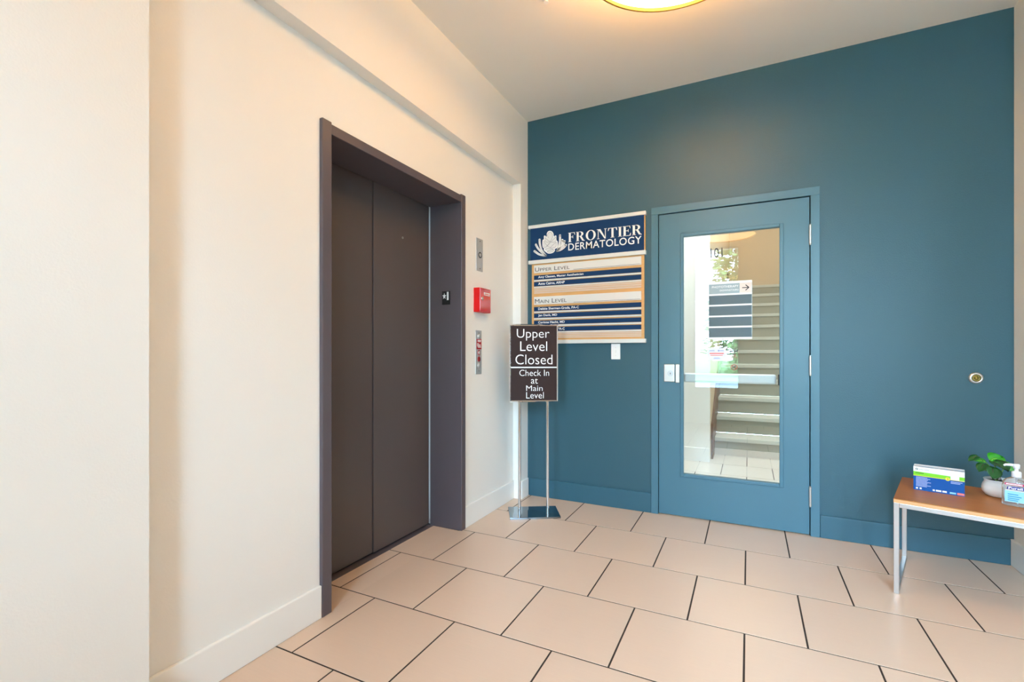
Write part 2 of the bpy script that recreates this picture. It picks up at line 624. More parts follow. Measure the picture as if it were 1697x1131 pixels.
# push bar on the stair side
b = MB(of)
pts = []
b.box(1.19, 1.772, 0.085, 0.125, 0.940, 1.006)
pb = b.build('push_bar', m_white, leaf, bevel=0.014, seg=4)
b = MB(of)
b.box(1.14, 1.182, LY1, 0.12, 0.938, 1.008).box(1.780, 1.83, LY1, 0.12, 0.938, 1.008)
b.build('bar_bracket', m_black, leaf, bevel=0.004)

# door_2: lift doors and their frame
d2 = struct('door_2', (-0.18, -1.45, 0))
of = d2.location
FX = -0.05
b = MB(of)
b.box(-0.30, FX, -2.035, -1.982, 0, 2.178).build('left_stile', m_elev, d2, bevel=0.004)
MB(of).box(-0.30, FX, -0.915, -0.866, 0, 2.178).build('right_stile', m_elev, d2, bevel=0.004)
MB(of).box(-0.30, FX - .003, -1.982, -0.915, 2.124, 2.170).build('header', m_elev, d2, bevel=0.003)
p1 = MB(of).box(-0.345, -0.312, -1.99, -1.4462, 0.012, 2.16).build('door_panel', m_elevd, d2, bevel=0.003)
p2 = MB(of).box(-0.338, -0.304, -1.4432, -0.921, 0.012, 2.16).build('door_panel', m_elevd, d2, bevel=0.003)
b = MB(of)
b.cyl((-0.3045, -1.191, 1.862), (-0.3025, -1.191, 1.862), 0.007, 16)
kh = b.build('key_escutcheon', m_satin, p2)
MB(of).box(-0.3025, -0.3020, -1.1925, -1.1895, 1.858, 1.866).build('keyhole', m_black, p2)
MB(of).box(-0.36, -0.272, -1.982, -0.915, -0.01, 0.002).build('sill', m_elev, d2)
MB(of).box(-0.40, -0.348, -2.0, -0.9, -0.01, 2.2).build('shaft_backing', m_black, d2)

# ------------------------------------------------------------------ staircase beyond the door
stair = thing('staircase', 'grey concrete staircase rising behind the glass of the teal door', 'stairs', (2.0, 2.34, 0))
of = stair.location
RI, TR, NS = 0.1976, 0.35, 12
for k in range(1, NS + 1):
    y = 2.34 + (k - 1) * TR
    z = RI * k
    last = k == NS
    MB(of).box(1.262, 2.797, y - .012, (y + TR + .01) if not last else 7.697, z - .045, z).build('tread', m_concl, stair, bevel=0.006)
    MB(of).box(1.262, 2.797, y + .012, y + .05, z - RI, z - .045).build('riser', m_conc, stair)
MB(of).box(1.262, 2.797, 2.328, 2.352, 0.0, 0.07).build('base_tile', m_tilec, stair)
b = MB(of)
y0s, y1s, ext = 2.05, 2.34 + NS * TR, 0.34
z0s = 0.0
pf = [(y0s, 0), (2.4, 0), (y1s, RI * NS - .3), (y1s, RI * NS + ext), (y0s + .1, RI * 0.3 + ext), (y0s, RI * .2 + ext)]
vs = [(1.2415, p[0], p[1]) for p in pf] + [(1.262, p[0], p[1]) for p in pf]
n = len(pf)
b.poly(vs, [tuple(range(n - 1, -1, -1)), tuple(range(n, 2 * n))] + [(i, (i + 1) % n, n + (i + 1) % n, n + i) for i in range(n)])
b.build('stringer', m_wood, stair)

# ------------------------------------------------------------------ clinic name sign
FR = {}


def glyphs():
    # unit-height serif capitals; lists of outlines (x, z)
    st_, th, sf = 0.20, 0.055, 0.05

    def R(x0, x1, z0, z1): return [(x0, z0), (x1, z0), (x1, z1), (x0, z1)]

    def stem(x): return [R(x, x + st_, 0, 1), R(x - .07, x + st_ + .07, 0, sf), R(x - .07, x + st_ + .07, 1 - sf, 1)]

    def halfring(cx, cz, ro, so, ri, si, a0, a1, n=14):
        o = []
        for i in range(n):
            t0, t1 = a0 + (a1 - a0) * i / n, a0 + (a1 - a0) * (i + 1) / n
            o.append([(cx + ri * math.cos(t0), cz + si * math.sin(t0)), (cx + ro * math.cos(t0), cz + so * math.sin(t0)),
                      (cx + ro * math.cos(t1), cz + so * math.sin(t1)), (cx + ri * math.cos(t1), cz + si * math.sin(t1))])
        return o
    g = {}
    x = 0.07
    g['F'] = (0.70, stem(x) + [R(x + st_, 0.62, 1 - th, 1), [(0.56, 1), (0.66, 1), (0.70, 0.72), (0.66, 0.72)],
                               R(x + st_, 0.48, 0.50, 0.50 + th), [(0.44, 0.64), (0.50, 0.70), (0.50, 0.36), (0.44, 0.42)]])
    bowl = halfring(x + st_ + .12, 0.74, 0.34, 0.26, 0.14, 0.205, -PI / 2, PI / 2) + [R(x + st_, x + st_ + .12, 0.945, 1.0), R(x + st_, x + st_ + .12, 0.48, 0.535)]
    g['R'] = (0.88, stem(x) + bowl + [[(0.36, 0.50), (0.56, 0.50), (0.80, 0.04), (0.62, 0.02)], [(0.62, 0.02), (0.86, -0.02), (0.88, 0.03), (0.74, 0.12)]])
    g['O'] = (0.96, halfring(0.48, 0.5, 0.48, 0.525, 0.27, 0.47, 0, 2 * PI, 36))
    g['N'] = (0.98, [R(0.12, 0.185, 0, 1), R(0.02, 0.28, 0, sf), R(0.02, 0.25, 1 - sf, 1), R(0.80, 0.865, 0, 1), R(0.71, 0.96, 1 - sf, 1),
                     [(0.12, 1), (0.36, 1), (0.865, 0.0), (0.80, -0.02), (0.74, 0.0)]])
    g['T'] = (0.86, [R(0.33, 0.53, 0, 1), R(0.25, 0.61, 0, sf), R(0.04, 0.82, 1 - th, 1), [(0.0, 0.70), (0.045, 0.70), (0.14, 1 - th), (0.03, 1)],
                     [(0.86, 0.70), (0.815, 0.70), (0.72, 1 - th), (0.83, 1)]])
    g['I'] = (0.34, stem(x))
    g['E'] = (0.74, stem(x) + [R(x + st_, 0.64, 1 - th, 1), [(0.56, 1), (0.66, 1), (0.69, 0.74), (0.65, 0.74)], R(x + st_, 0.50, 0.49, 0.49 + th),
                               [(0.46, 0.62), (0.52, 0.68), (0.52, 0.36), (0.46, 0.42)], R(x + st_, 0.66, 0, th), [(0.58, 0), (0.70, 0), (0.74, 0.28), (0.70, 0.28)]])
    return g


sign = thing('clinic_sign', 'navy clinic name sign with white pinecone logo above the directory board', 'sign', (0.484, 0, 1.861))
of = sign.location
MB(of).box(0.052, 0.940, -0.020, -0.001, 1.888, 2.149).build('backing_board', m_bwood, sign)
MB(of).box(0.036, 0.932, -0.026, -0.020, 1.888, 2.149).build('navy_panel', m_navy, sign)
MB(of).box(0.020, 0.946, -0.034, -0.001, 2.146, 2.173).build('top_rail', m_alu, sign, bevel=0.002)
MB(of).box(0.020, 0.946, -0.034, -0.001, 1.861, 1.891).build('bottom_rail', m_alu, sign, bevel=0.002)
gl = glyphs()
wd = sum(gl[c][0] for c in 'FRONTIER') + 0.09 * 7
sc = (0.917 - 0.356) / wd
b = MB(of)
cx = 0.356
for c in 'FRONTIER':
    for pl in gl[c][1]:
        pts = [(cx + p[0] * sc, 2.0065 + p[1] * 0.0735) for p in pl]
        n = len(pts)
        a = sum(pts[i][0] * pts[(i + 1) % n][1] - pts[(i + 1) % n][0] * pts[i][1] for i in range(n))
        if a < 0: pts = pts[::-1]
        b.poly([(p[0], -0.0272, p[1]) for p in pts], [tuple(range(n))])
    cx += (gl[c][0] + 0.09) * sc
b.build('lettering', m_wletter, sign)
text('lettering', 'DERMATOLOGY', 0.357, 0.915, 1.997, 1.942, -0.0272, m_wletter, sign, of, bold=0.008, spacing=1.06)
m_lgrey = M('logo_grey', (222, 221, 220), 0.5)
m_lline = M('logo_line', (120, 124, 134), 0.5)
cone = [(0.206, 2.113), (0.222, 2.106), (0.234, 2.088), (0.238, 2.066), (0.251, 2.072), (0.259, 2.065), (0.26, 2.032), (0.269, 2.024), (0.269, 1.983), (0.258, 1.969), (0.244, 1.966), (0.248, 1.956), (0.236, 1.941), (0.215, 1.934), (0.189, 1.936), (0.168, 1.95), (0.152, 1.967), (0.155, 1.978), (0.144, 1.988), (0.14, 2.012), (0.142, 2.046), (0.153, 2.052), (0.153, 2.075), (0.162, 2.081), (0.178, 2.07), (0.178, 2.094), (0.189, 2.11)]
fl = [[(0.116, 2.052), (0.119, 2.014), (0.136, 1.965), (0.173, 1.921)], [(0.084, 2.016), (0.103, 1.984), (0.138, 1.946), (0.173, 1.92)], [(0.072, 1.965), (0.109, 1.938), (0.142, 1.926), (0.173, 1.919)]]
fr = [[(0.289, 2.067), (0.288, 2.024), (0.277, 1.978), (0.263, 1.95)], [(0.308, 2.029), (0.304, 2.002), (0.288, 1.974), (0.263, 1.95)], [(0.326, 2.018), (0.318, 1.994), (0.297, 1.97), (0.263, 1.948)], [(0.338, 1.987), (0.318, 1.968), (0.293, 1.954), (0.263, 1.947)]]
lines = [[(0.193, 2.058), (0.186, 2.075), (0.189, 2.095), (0.206, 2.103), (0.222, 2.091), (0.227, 2.071), (0.222, 2.051), (0.207, 2.029), (0.175, 1.992), (0.153, 1.987), (0.151, 2.011), (0.153, 2.038), (0.175, 2.005), (0.207, 1.98), (0.236, 1.976), (0.256, 1.984), (0.259, 2.007), (0.258, 2.021)],
         [(0.162, 2.064), (0.182, 2.045), (0.211, 2.025), (0.243, 2.02), (0.254, 2.034), (0.256, 2.057), (0.236, 2.043), (0.211, 2.022), (0.178, 1.988)],
         [(0.162, 2.064), (0.166, 2.04), (0.178, 2.025), (0.2, 2.028)], [(0.258, 2.017), (0.236, 2.003), (0.207, 1.979)],
         [(0.164, 1.966), (0.182, 1.974), (0.215, 1.97), (0.236, 1.959), (0.233, 1.949), (0.207, 1.943), (0.182, 1.949), (0.2, 1.959), (0.236, 1.961)]]
b = MB(of)
b.ngon_xz(smooth_closed(cone, 4), -0.0272)
for q in fl + fr: b.ribbon_xz(q, -0.0272, (0.0185, 0.011))
lg = b.build('logo', m_wletter, sign)
cc = (sum(p[0] for p in cone) / len(cone), sum(p[1] for p in cone) / len(cone))
b = MB(of)
b.ngon_xz([(cc[0] + (p[0] - cc[0]) * .86, cc[1] + (p[1] - cc[1]) * .90) for p in smooth_closed(cone, 4)], -0.0278, 0.0003)
b.build('logo_fill', m_lgrey, lg)
b = MB(of)
for q in lines: b.ribbon_xz(q, -0.0284, 0.0022, cap=False)
for q in fl + fr: b.ribbon_xz(q[:], -0.0284, 0.0020, cap=False)
b.build('logo_line', m_lline, lg)

# ------------------------------------------------------------------ directory board
brd = thing('directory_board', 'wooden directory board with navy name strips under the clinic sign', 'sign', (0.4875, 0, 1.224))
of = brd.location
MB(of).box(0.045, 0.932, -0.018, -0.001, 1.252, 1.861).build('backing_board', m_bwood, brd)
MB(of).box(0.042, 0.946, -0.034, -0.001, 1.224, 1.253).build('bottom_rail', m_alu, brd, bevel=0.002)
X0, X1 = 0.066, 0.912
for z0, z1, ti, xe in ((1.789, 1.850, 'Upper Level', 0.367), (1.535, 1.598, 'Main Level', 0.343)):
    s_ = MB(of).box(X0, X1, -0.024, -0.018, z0, z1).build('heading_strip', m_strip, brd)
    text('lettering', ti, 0.075, xe, z1 - .018, z0 + .011, -0.0246, m_ink, s_, of, caps=0.78)
    MB(of).box(0.398, 0.905, -0.0246, -0.024, z0 + .0055, z0 + .0075).build('rule', m_ink, s_)
for z0, z1, ti, xa, xe, de in ((1.736, 1.769, 'Amy Classen, Master Aesthetician', .103, .478, 1), (1.683, 1.717, 'Anna Cairns, ARNP', .103, .327, 1),
                               (1.484, 1.517, 'Debbie Sherman-Grada, PA-C', .103, .442, 1), (1.431, 1.464, 'Jan Dank, MD', .103, .264, 1),
                               (1.376, 1.408, 'Corinne Hecht, MD', .103, .327, 1), (1.322, 1.355, 'l, PA-C', .252, .327, 1)):
    s_ = MB(of).box(X0, X1, -0.024, -0.018, z0, z1).build('name_strip', m_navy, brd)
    text('lettering', ti, xa, xe, z1 - .0055, z0 + .0055, -0.0246, m_wletter, s_, of, bold=0.02)
for z0, z1 in ((1.722, 1.733), (1.670, 1.680), (1.470, 1.481), (1.417, 1.428), (1.3615, 1.373), (1.309, 1.3195), (1.773, 1.783), (1.520, 1.530)):
    MB(of).box(X0, X1, -0.023, -0.018, z0, z1).build('ledge', m_alu if z0 not in (1.773, 1.520) else m_bwood, brd)
for z0, z1 in ((1.655, 1.667), (1.6395, 1.652), (1.624, 1.6365), (1.296, 1.306), (1.2825, 1.293), (1.268, 1.2795)):
    MB(of).box(X0, X1, -0.022, -0.018, z0, z1).build('ledge', m_groove, brd)

# light switch
sw = thing('light_switch', 'small white light switch plate on the teal wall below the directory board', 'switch', (0.721, 0, 1.102))
of = sw.location
MB(of).box(0.687, 0.755, -0.006, 0, 1.102, 1.219).build('cover_plate', m_white, sw, bevel=0.003)
b = MB(of)
b.box(0.716, 0.726, -0.012, -0.006, 1.152, 1.172)
b.build('toggle', m_white, sw, bevel=0.002)
for z in (1.189, 1.132): MB(of).cyl((0.721, -0.0068, z), (0.721, -0.006, z), .0028, 10).build('screw', m_satin, sw)

# wall door stop
ds = thing('door_stop', 'round metal door stop with brass bumper on the teal wall above the bench', 'door stop', (2.738, 0, 1.012))
b = MB()
ring = [(0.033, 0.0), (0.033, 0.004), (0.027, 0.011), (0.021, 0.013), (0.019, 0.008)]


def disc_lathe(prof, n=32):
    m_ = MB()
    m_.lathe(prof, n)
    m_.v = [Vector((p.x, -p.z, p.y)) for p in m_.v]
    return m_


disc_lathe(ring).build('flange', m_satin, ds)
disc_lathe([(0.020, 0.004), (0.019, 0.010), (0.013, 0.012), (0.011, 0.009), (0.010, 0.013), (0.006, 0.016), (0.0001, 0.017)]).build('bumper', m_rubber, ds)

# directory sign on the door glass
gs = thing('door_directory', 'grey slatted directory sign with an arrow on the glass of the teal door', 'sign', (1.4935, GY, 1.244))
of = gs.location
sx0, sx1 = 1.361, 1.627
yb = GY - .001
MB(of).box(sx0, sx1, yb - .006, yb, 1.246, 1.631).build('backing_plate', m_steel, gs)
for z0, z1 in ((1.6185, 1.634), (1.541, 1.552), (1.468, 1.479), (1.394, 1.405), (1.321, 1.332), (1.244, 1.257)):
    MB(of).box(sx0, sx1, yb - .014, yb - .006, z0, z1).build('rail', m_white, gs)
for z0, z1 in ((1.479, 1.541), (1.405, 1.468), (1.332, 1.394), (1.257, 1.321)):
    MB(of).box(sx0 + .002, sx1 - .002, yb - .011, yb - .006, z0, z1).build('slat', m_slate, gs)
hp = MB(of).box(sx0 + .002, 1.552, yb - .011, yb - .006, 1.552, 1.6185).build('heading_slat', m_slatel, gs)
text('lettering', 'PHOTOTHERAPY', 1.382, 1.546, 1.607, 1.592, yb - .0118, m_wletter, hp, of)
text('lettering', 'DOWNSTAIRS', 1.432, 1.546, 1.580, 1.569, yb - .0118, m_wletter, hp, of)
ap = MB(of).box(1.554, sx1 - .002, yb - .012, yb - .006, 1.552, 1.6185).build('arrow_plate', m_cream, gs)
b = MB(of)
ay = 1.586
b.ribbon_xz([(1.568, ay), (1.605, ay)], yb - .0126, .0055, cap=False).ribbon_xz([(1.590, ay + .017), (1.608, ay)], yb - .0126, .0055).ribbon_xz([(1.590, ay - .017), (1.608, ay)], yb - .0126, .0055)
b.build('arrow', m_ink, ap)

# reflected suite number and paper from the entrance glass, modelled on this pane
nm = thing('suite_number', 'dark numerals 101, a reflection modelled near the top of the door glass', 'numerals', (1.41, GY, 1.803))
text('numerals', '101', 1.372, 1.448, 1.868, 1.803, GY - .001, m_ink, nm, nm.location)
nt_ = thing('paper_notice', 'white taped paper notice, a reflection modelled below the directory sign on the door glass', 'notice', (1.41, GY, 1.099))
of = nt_.location
pp = MB(of).box(1.353, 1.468, yb - .0008, yb, 1.102, 1.184).build('sheet', m_paper, nt_)
for x, z, a in ((1.353, 1.102, -1), (1.468, 1.102, 1), (1.353, 1.184, 1), (1.468, 1.184, -1)):
    b = MB(of)
    q = [Vector((-.013, -.005)), Vector((.013, -.005)), Vector((.013, .005)), Vector((-.013, .005))]
    r_ = Matrix.Rotation(-a * PI / 4, 2)
    q = [r_ @ p for p in q]
    b.poly([(x + p.x, yb - .0012, z + p.y) for p in q], [(0, 1, 2, 3)])
    b.build('tape', m_white, nt_)
b = MB(of)
b.box(1.366, 1.456, yb - .0014, yb - .0008, 1.143, 1.151).box(1.372, 1.450, yb - .0014, yb - .0008, 1.132, 1.137)
b.build('red_print', m_pink, pp)['kind'] = 'stuff'
b = MB(of)
b.box(1.366, 1.398, yb - .0014, yb - .0008, 1.163, 1.168).box(1.432, 1.456, yb - .0014, yb - .0008, 1.163, 1.168)
b.cyl((1.424, yb - .0014, 1.166), (1.424, yb - .0008, 1.166), .006, 14)
b.box(1.395, 1.430, yb - .0014, yb - .0008, 1.116, 1.119).box(1.392, 1.434, yb - .0014, yb - .0008, 1.110, 1.113)
b.build('dark_print', m_lav, pp)['kind'] = 'stuff'
# no dogs sticker, a reflection modelled on the pane (ring, bar, dog outline)
sk = thing('no_dogs_sticker', 'round red no dogs sticker, a reflection modelled low on the door glass', 'sticker', (1.519, GY, 1.034))
of = sk.location
b = MB(of)
ctr = (1.519, 1.054)
for i in range(24):
    t0, t1 = 2 * PI * i / 24, 2 * PI * (i + 1) / 24
    q = [(ctr[0] + r * math.cos(t), yb - .0006, ctr[1] + r * .95 * math.sin(t)) for r, t in ((.0165, t0), (.0205, t0), (.0205, t1), (.0165, t1))]
    b.poly(q, [(3, 2, 1, 0)])
b.ribbon_xz([(ctr[0] - .012, ctr[1] + .012), (ctr[0] + .012, ctr[1] - .012)], yb - .0007, .0035, cap=False)
b.build('ring', m_redl, sk)
b = MB(of)
b.ngon_xz([(1.508, 1.046), (1.511, 1.046), (1.512, 1.052), (1.522, 1.052), (1.523, 1.046), (1.526, 1.046), (1.526, 1.058), (1.530, 1.060), (1.529, 1.065), (1.523, 1.064), (1.520, 1.058), (1.511, 1.058), (1.507, 1.062), (1.506, 1.061), (1.508, 1.055)], yb - .0005, .0003)
b.build('dog_outline', m_ink, sk)
sk2 = thing('pet_sticker', 'small sticker of two dark dogs over red lettering, a reflection modelled beside the paper notice', 'sticker', (1.519, GY, 1.112))  # pet sticker is a reflection too, modelled on the pane
of = sk2.location
dog = [(1.508, 1.046), (1.511, 1.046), (1.512, 1.052), (1.522, 1.052), (1.523, 1.046), (1.526, 1.046), (1.526, 1.058), (1.530, 1.060), (1.529, 1.065), (1.523, 1.064), (1.520, 1.058), (1.511, 1.058), (1.507, 1.062), (1.506, 1.061), (1.508, 1.055)]
for dx in (-.014, .014):
    MB(of).ngon_xz([(p[0] + dx, p[1] + .108) for p in dog], yb - .0005, .0003).build('dog_outline', m_ink, sk2)
text('lettering', 'NO', 1.508, 1.530, 1.142, 1.132, yb - .0006, m_redl, sk2, of)
text('lettering', 'PETS', 1.499, 1.539, 1.128, 1.114, yb - .0006, m_redl, sk2, of)

# ------------------------------------------------------------------ things on the left wall (local x runs along +y, facing +x)
hl = thing('lantern_plate', 'narrow steel hall lantern plate with one round lamp above the red box', 'indicator', (XW, -0.662, 1.718), PI / 2)
b = MB()
b.box(-0.045, 0.045, -0.004, 0, 0, 0.226).build('face_plate', m_steel, hl, bevel=0.0015)
lz = 0.112
disc_b = MB()
disc_lathe([(0.021, 0.003), (0.021, 0.007), (0.016, 0.008), (0.015, 0.005)]).build('lamp_ring', m_ink, hl).location = (0.004, 0, lz)
disc_lathe([(0.015, 0.004), (0.010, 0.009), (0.0001, 0.010)]).build('lamp_lens', m_steel, hl).location = (0.004, 0, lz)
for z in (0.018, 0.208): MB().cyl((0.004, -0.0052, z), (0.004, -0.004, z), 0.004, 12).build('screw', m_ink, hl)

cp = thing('call_panel', 'narrow steel lift call panel with red label and key switches below the red box', 'call panel', (XW, -0.6745, 1.004), PI / 2)
MB().box(-0.040, 0.040, -0.004, 0, 0, 0.303).build('face_plate', m_steel, cp, bevel=0.0015)
lb = MB().box(-0.030, 0.034, -0.0052, -0.004, 0.172, 0.243).build('red_label', m_redl, cp)
b = MB()
for z, x0, x1 in ((0.234, -.018, .028), (0.226, -.018, .026), (0.211, -.024, -.004), (0.203, -.024, .022), (0.195, -.024, .024), (0.187, -.014, .028)):
    b.box(x0, x1, -0.0058, -0.0052, z - .003, z + .002)
b.build('label_print', m_wletter, lb)['kind'] = 'stuff'
for nm_, z, mat_, ring_m in (('key_switch', 0.262, m_steel, m_steel), ('key_switch', 0.148, m_steel, m_redl), ('fire_lamp', 0.104, M('dark_red_lens', (120, 20, 30), .2), m_redl), ('key_switch', 0.060, m_steel, m_steel)):
    o = disc_lathe([(0.019, 0.003), (0.019, 0.006), (0.013, 0.006)]).build('switch_ring', ring_m, cp)
    o.location = (0.002, 0, z)
    o = disc_lathe([(0.013, 0.004), (0.012, 0.009), (0.0001, 0.010)]).build(nm_, mat_, cp)
    o.location = (0.002, 0, z)
for z in (0.284, 0.022): MB().cyl((0.002, -0.0052, z), (0.002, -0.004, z), 0.0035, 12).build('screw', m_ink, cp)

rb = thing('red_key_box', 'bright red metal emergency key box on the wall beside the lift', 'box', (XW, -0.6605, 1.430), PI / 2)
bx = MB()
bx.box(-0.0765, 0.0765, -0.047, 0, 0, 0.165).build('housing', m_red, rb, bevel=0.002)
fd = MB().box(-0.073, 0.073, -0.050, -0.047, 0.004, 0.161).build('door', m_redg, rb, bevel=0.001)
lbx = MB().box(-0.022, 0.056, -0.0512, -0.050, 0.117, 0.136).build('label', m_white, fd)
MB().box(-0.016, 0.050, -0.0516, -0.0512, 0.122, 0.130).build('label_print', m_pink, lbx)
o = disc_lathe([(0.012, 0.0), (0.012, 0.004), (0.008, 0.006), (0.0001, 0.006)]).build('lock', m_chrome, fd)
o.location = (-0.046, -0.050, 0.092)

fp = thing('floor_marker', 'small black floor number plate with star and 1 on the lift jamb', 'plate', (-0.170, -0.9155, 1.468))
of = Vector((-0.170, -0.9155, 1.468))
pl = MB(of).box(-0.201, -0.139, -0.9175, -0.9155, 1.468, 1.556).build('plate', m_black, fp)
b = MB(of)
sp = []
for i in range(10):
    r = 0.0165 if i % 2 == 0 else 0.0068
    t = PI / 2 + i * PI / 5
    sp.append((-0.183 + r * math.cos(t), 1.523 + r * 1.35 * math.sin(t)))
b.ngon_xz(sp, -0.9181, .0004)
b.build('star', m_wletter, pl)
text('numeral', '1', -0.163, -0.149, 1.551, 1.497, -0.9181, m_wletter, pl, of, bold=.01)
b = MB(of)
for i in range(3):
    for j in range(2): b.cyl((-0.185 + j * .004 + i * .010, -0.9181, 1.482), (-0.185 + j * .004 + i * .010, -0.9175, 1.482), .0009, 8)
b.build('braille_dot', m_black, pl)['kind'] = 'stuff'

# ------------------------------------------------------------------ sign stand
sd = thing('sign_stand', 'chrome floor stand holding a brown closed-level sign in the corner', 'sign', (0.227, -0.395, 0), math.radians(30.2))
b = MB()
b.box(-0.177, 0.177, -0.119, 0.119, 0, 0.012)
m_mirror = M('polished_base', (150, 160, 168), 0.04, 1.0)
b.build('base_plate', m_mirror, sd, bevel=0.0015)
for s_ in (-1, 1):
    MB().cyl((s_ * 0.1015, 0, 0.012), (s_ * 0.1015, 0, 1.33), 0.0100, 20).build('post', m_chrome, sd)
z0, z1, hw = 0.800, 1.356, 0.1765
yf = -0.012
pnl = MB().box(-hw + .012, hw - .012, yf - .009, yf - .002, z0 + .012, z1 - .012).build('sign_panel', m_brown, sd)
b = MB()
fw_ = 0.0125


def rail(p0, p1, q0, q1):
    # mitred, ridged frame member (outline p0-p1 outside, q0-q1 inside)
    mid0 = ((p0[0] + q0[0]) / 2, (p0[1] + q0[1]) / 2)
    mid1 = ((p1[0] + q1[0]) / 2, (p1[1] + q1[1]) / 2)
    yo, ym, yi = yf - .006, yf - .015, yf - .009
    v = [(p0[0], yo, p0[1]), (p1[0], yo, p1[1]), (mid0[0], ym, mid0[1]), (mid1[0], ym, mid1[1]), (q0[0], yi, q0[1]), (q1[0], yi, q1[1]),
         (p0[0], 0.0, p0[1]), (p1[0], 0.0, p1[1]), (q0[0], 0.0, q0[1]), (q1[0], 0.0, q1[1])]
    return MB().poly(v, [(0, 1, 3, 2), (2, 3, 5, 4), (0, 6, 7, 1), (4, 5, 9, 8), (6, 8, 9, 7)])


O = [(-hw, z0), (hw, z0), (hw, z1), (-hw, z1)]
I = [(-hw + fw_, z0 + fw_), (hw - fw_, z0 + fw_), (hw - fw_, z1 - fw_), (-hw + fw_, z1 - fw_)]
for i in range(4):
    j = (i + 1) % 4
    rail(O[i], O[j], I[i], I[j]).build('frame_rail', m_chrome, sd)
MB().box(-hw + fw_, hw - fw_, yf - .0115, yf - .009, 1.043, 1.052).build('divider', m_alu, sd)
yl = yf - .0098
sd_off = (0, 0, 0)
for s_, xc, w_, zt, h_, bo in (('Upper', -.006, .2326, 1.321, .0826, 0), ('Level', -.002, .193, 1.2326, .0685, 0), ('Closed', .000, .264, 1.139, .0700, 0),
                               ('Check In', .002, .2124, 1.0306, .0440, 0), ('at', .003, .049, .968, .0365, 0), ('Main', .003, .1175, .9186, .0390, 0),
                               ('Level', .007, .1255, .8715, .0455, 0)):
    text('lettering', s_, xc - w_ / 2, xc + w_ / 2, zt, zt - h_, yl, m_wletter, pnl, sd_off, bold=-0.008)

# ------------------------------------------------------------------ bench with things on it
BR = math.radians(-16.4)
BL, BD, BZ = 1.10, 0.53, 0.455
bn = thing('bench', 'low oak-topped bench on square brushed steel legs under the potted plant', 'bench', (2.229, -0.660, 0), BR)
MB().box(0, BL, 0, BD, BZ - .004, BZ).build('seat_top', m_bench, bn)
MB().box(0, BL, 0, BD, BZ - .020, BZ - .004).build('edge_band', m_edge, bn)
tw = 0.021
z1 = BZ - .020
for xx in (0.0, BL - tw):
    b = MB()
    b.box(xx, xx + tw, 0, tw, 0, z1).box(xx, xx + tw, BD - tw, BD, 0, z1).box(xx, xx + tw, tw, BD - tw, 0, tw).box(xx, xx + tw, tw, BD - tw, z1 - tw, z1)
    b.build('leg_frame', m_bleg, bn, bevel=0.0015)
for yy in (0.0, BD - tw):
    MB().box(tw, BL - tw, yy, yy + tw, z1 - tw, z1).build('apron_rail', m_bleg, bn, bevel=0.0015)

# glove box
gb = thing('tissue_glove_box', 'blue, white and lime carton of disposables lying on the bench beside the plant', 'box', (2.361, -0.427, BZ), math.radians(-16.6))
gw, gd, gh = 0.190, 0.072, 0.118
b = MB()
b.box(0, gw, 0, gd, 0, 0.002).box(0, 0.002, 0, gd, 0.002, gh).box(gw - .002, gw, 0, gd, 0.002, gh)
b.box(0.002, gw - .002, gd - .002, gd, 0.002, gh).box(0.002, gw - .002, 0, 0.002, 0.002, gh)
b.build('carton', m_card, gb)
b = MB()          # top with a torn dark slot
b.box(0.002, gw - .002, gd * .55, gd - .002, gh - .003, gh - .001).box(0.002, gw - .002, 0.002, gd * .18, gh - .003, gh - .001)
b.box(0.002, .02, gd * .18, gd * .55, gh - .003, gh - .001)
b.build('top_flap', m_card, gb)
MB().box(0.003, gw - .003, 0.003, gd - .003, gh - .02, gh - .018).build('inner_liner', m_navy, gb)
yq = -0.0006
fpn = MB().box(0.0, gw, -.0006, 0, 0.0, 0.074).build('blue_face', m_blue, gb)
b = MB()
b.ngon_xz([(0, .074), (gw * .735, .074), (gw * .735, .090), (0, .094)], -.0008, .0006)
gf = b.build('green_band', m_green, gb)
MB().box(gw * .90, gw, -.0010, 0, 0.075, 0.092).build('size_patch', m_green, gb)
MB().box(0, gw, -.0009, 0, 0.0715, 0.0740).build('yellow_rule', m_yel, gb)
b = MB()
b.cyl((gw * .68, -.0014, .0745), (gw * .68, -.0008, .0745), .0085, 20)
yc = b.build('yellow_disc', m_yel, gb)
text('numeral', '2', gw * .68 - .003, gw * .68 + .003, .0795, .0695, -.0017, m_ink, yc)
b = MB()
for i in range(9):
    zz = .066 - i * .0056
    b.box(.010, .052 + (.012 if i % 3 == 1 else .0) + random.random() * .006, -.0009, -.0006, zz - .0018, zz + .0016)
b.box(gw * .74, gw * .96, -.0009, -.0006, .062, .066).box(gw * .74, gw * .92, -.0009, -.0006, .0555, .0595)
b.build('fine_print', m_lav, fpn)['kind'] = 'stuff'
b = MB()
for x0, x1 in ((.010, .018), (.024, .032), (.074, .082), (.086, .106), (.110, .126)):
    b.box(x0, x1, -.0009, -.0006, .006, .014)
b.build('symbol_row', m_wletter, fpn)['kind'] = 'stuff'
MB().box(gw * .86, gw - .001, -.0009, -.0006, .004, .014).build('pink_patch', m_pink, fpn)
MB().box(gw * .72, gw * .84, -.0009, -.0006, .005, .013).build('cyan_patch', m_pblue, fpn)
b = MB()
for i in range(20):
    t0, t1 = 2 * PI * i / 20, 2 * PI * (i + 1) / 20
    b.poly([(.013 + r * math.cos(t), -.0006, .106 + r * math.sin(t)) for r, t in ((.0028, t0), (.0052, t0), (.0052, t1), (.0028, t1))], [(3, 2, 1, 0)])
b.build('logo_ring', m_leafd, gb)
text('lettering', 'HALYARD', .022, .060, .1085, .1035, -.0006, m_ink, gb, spacing=1.3)
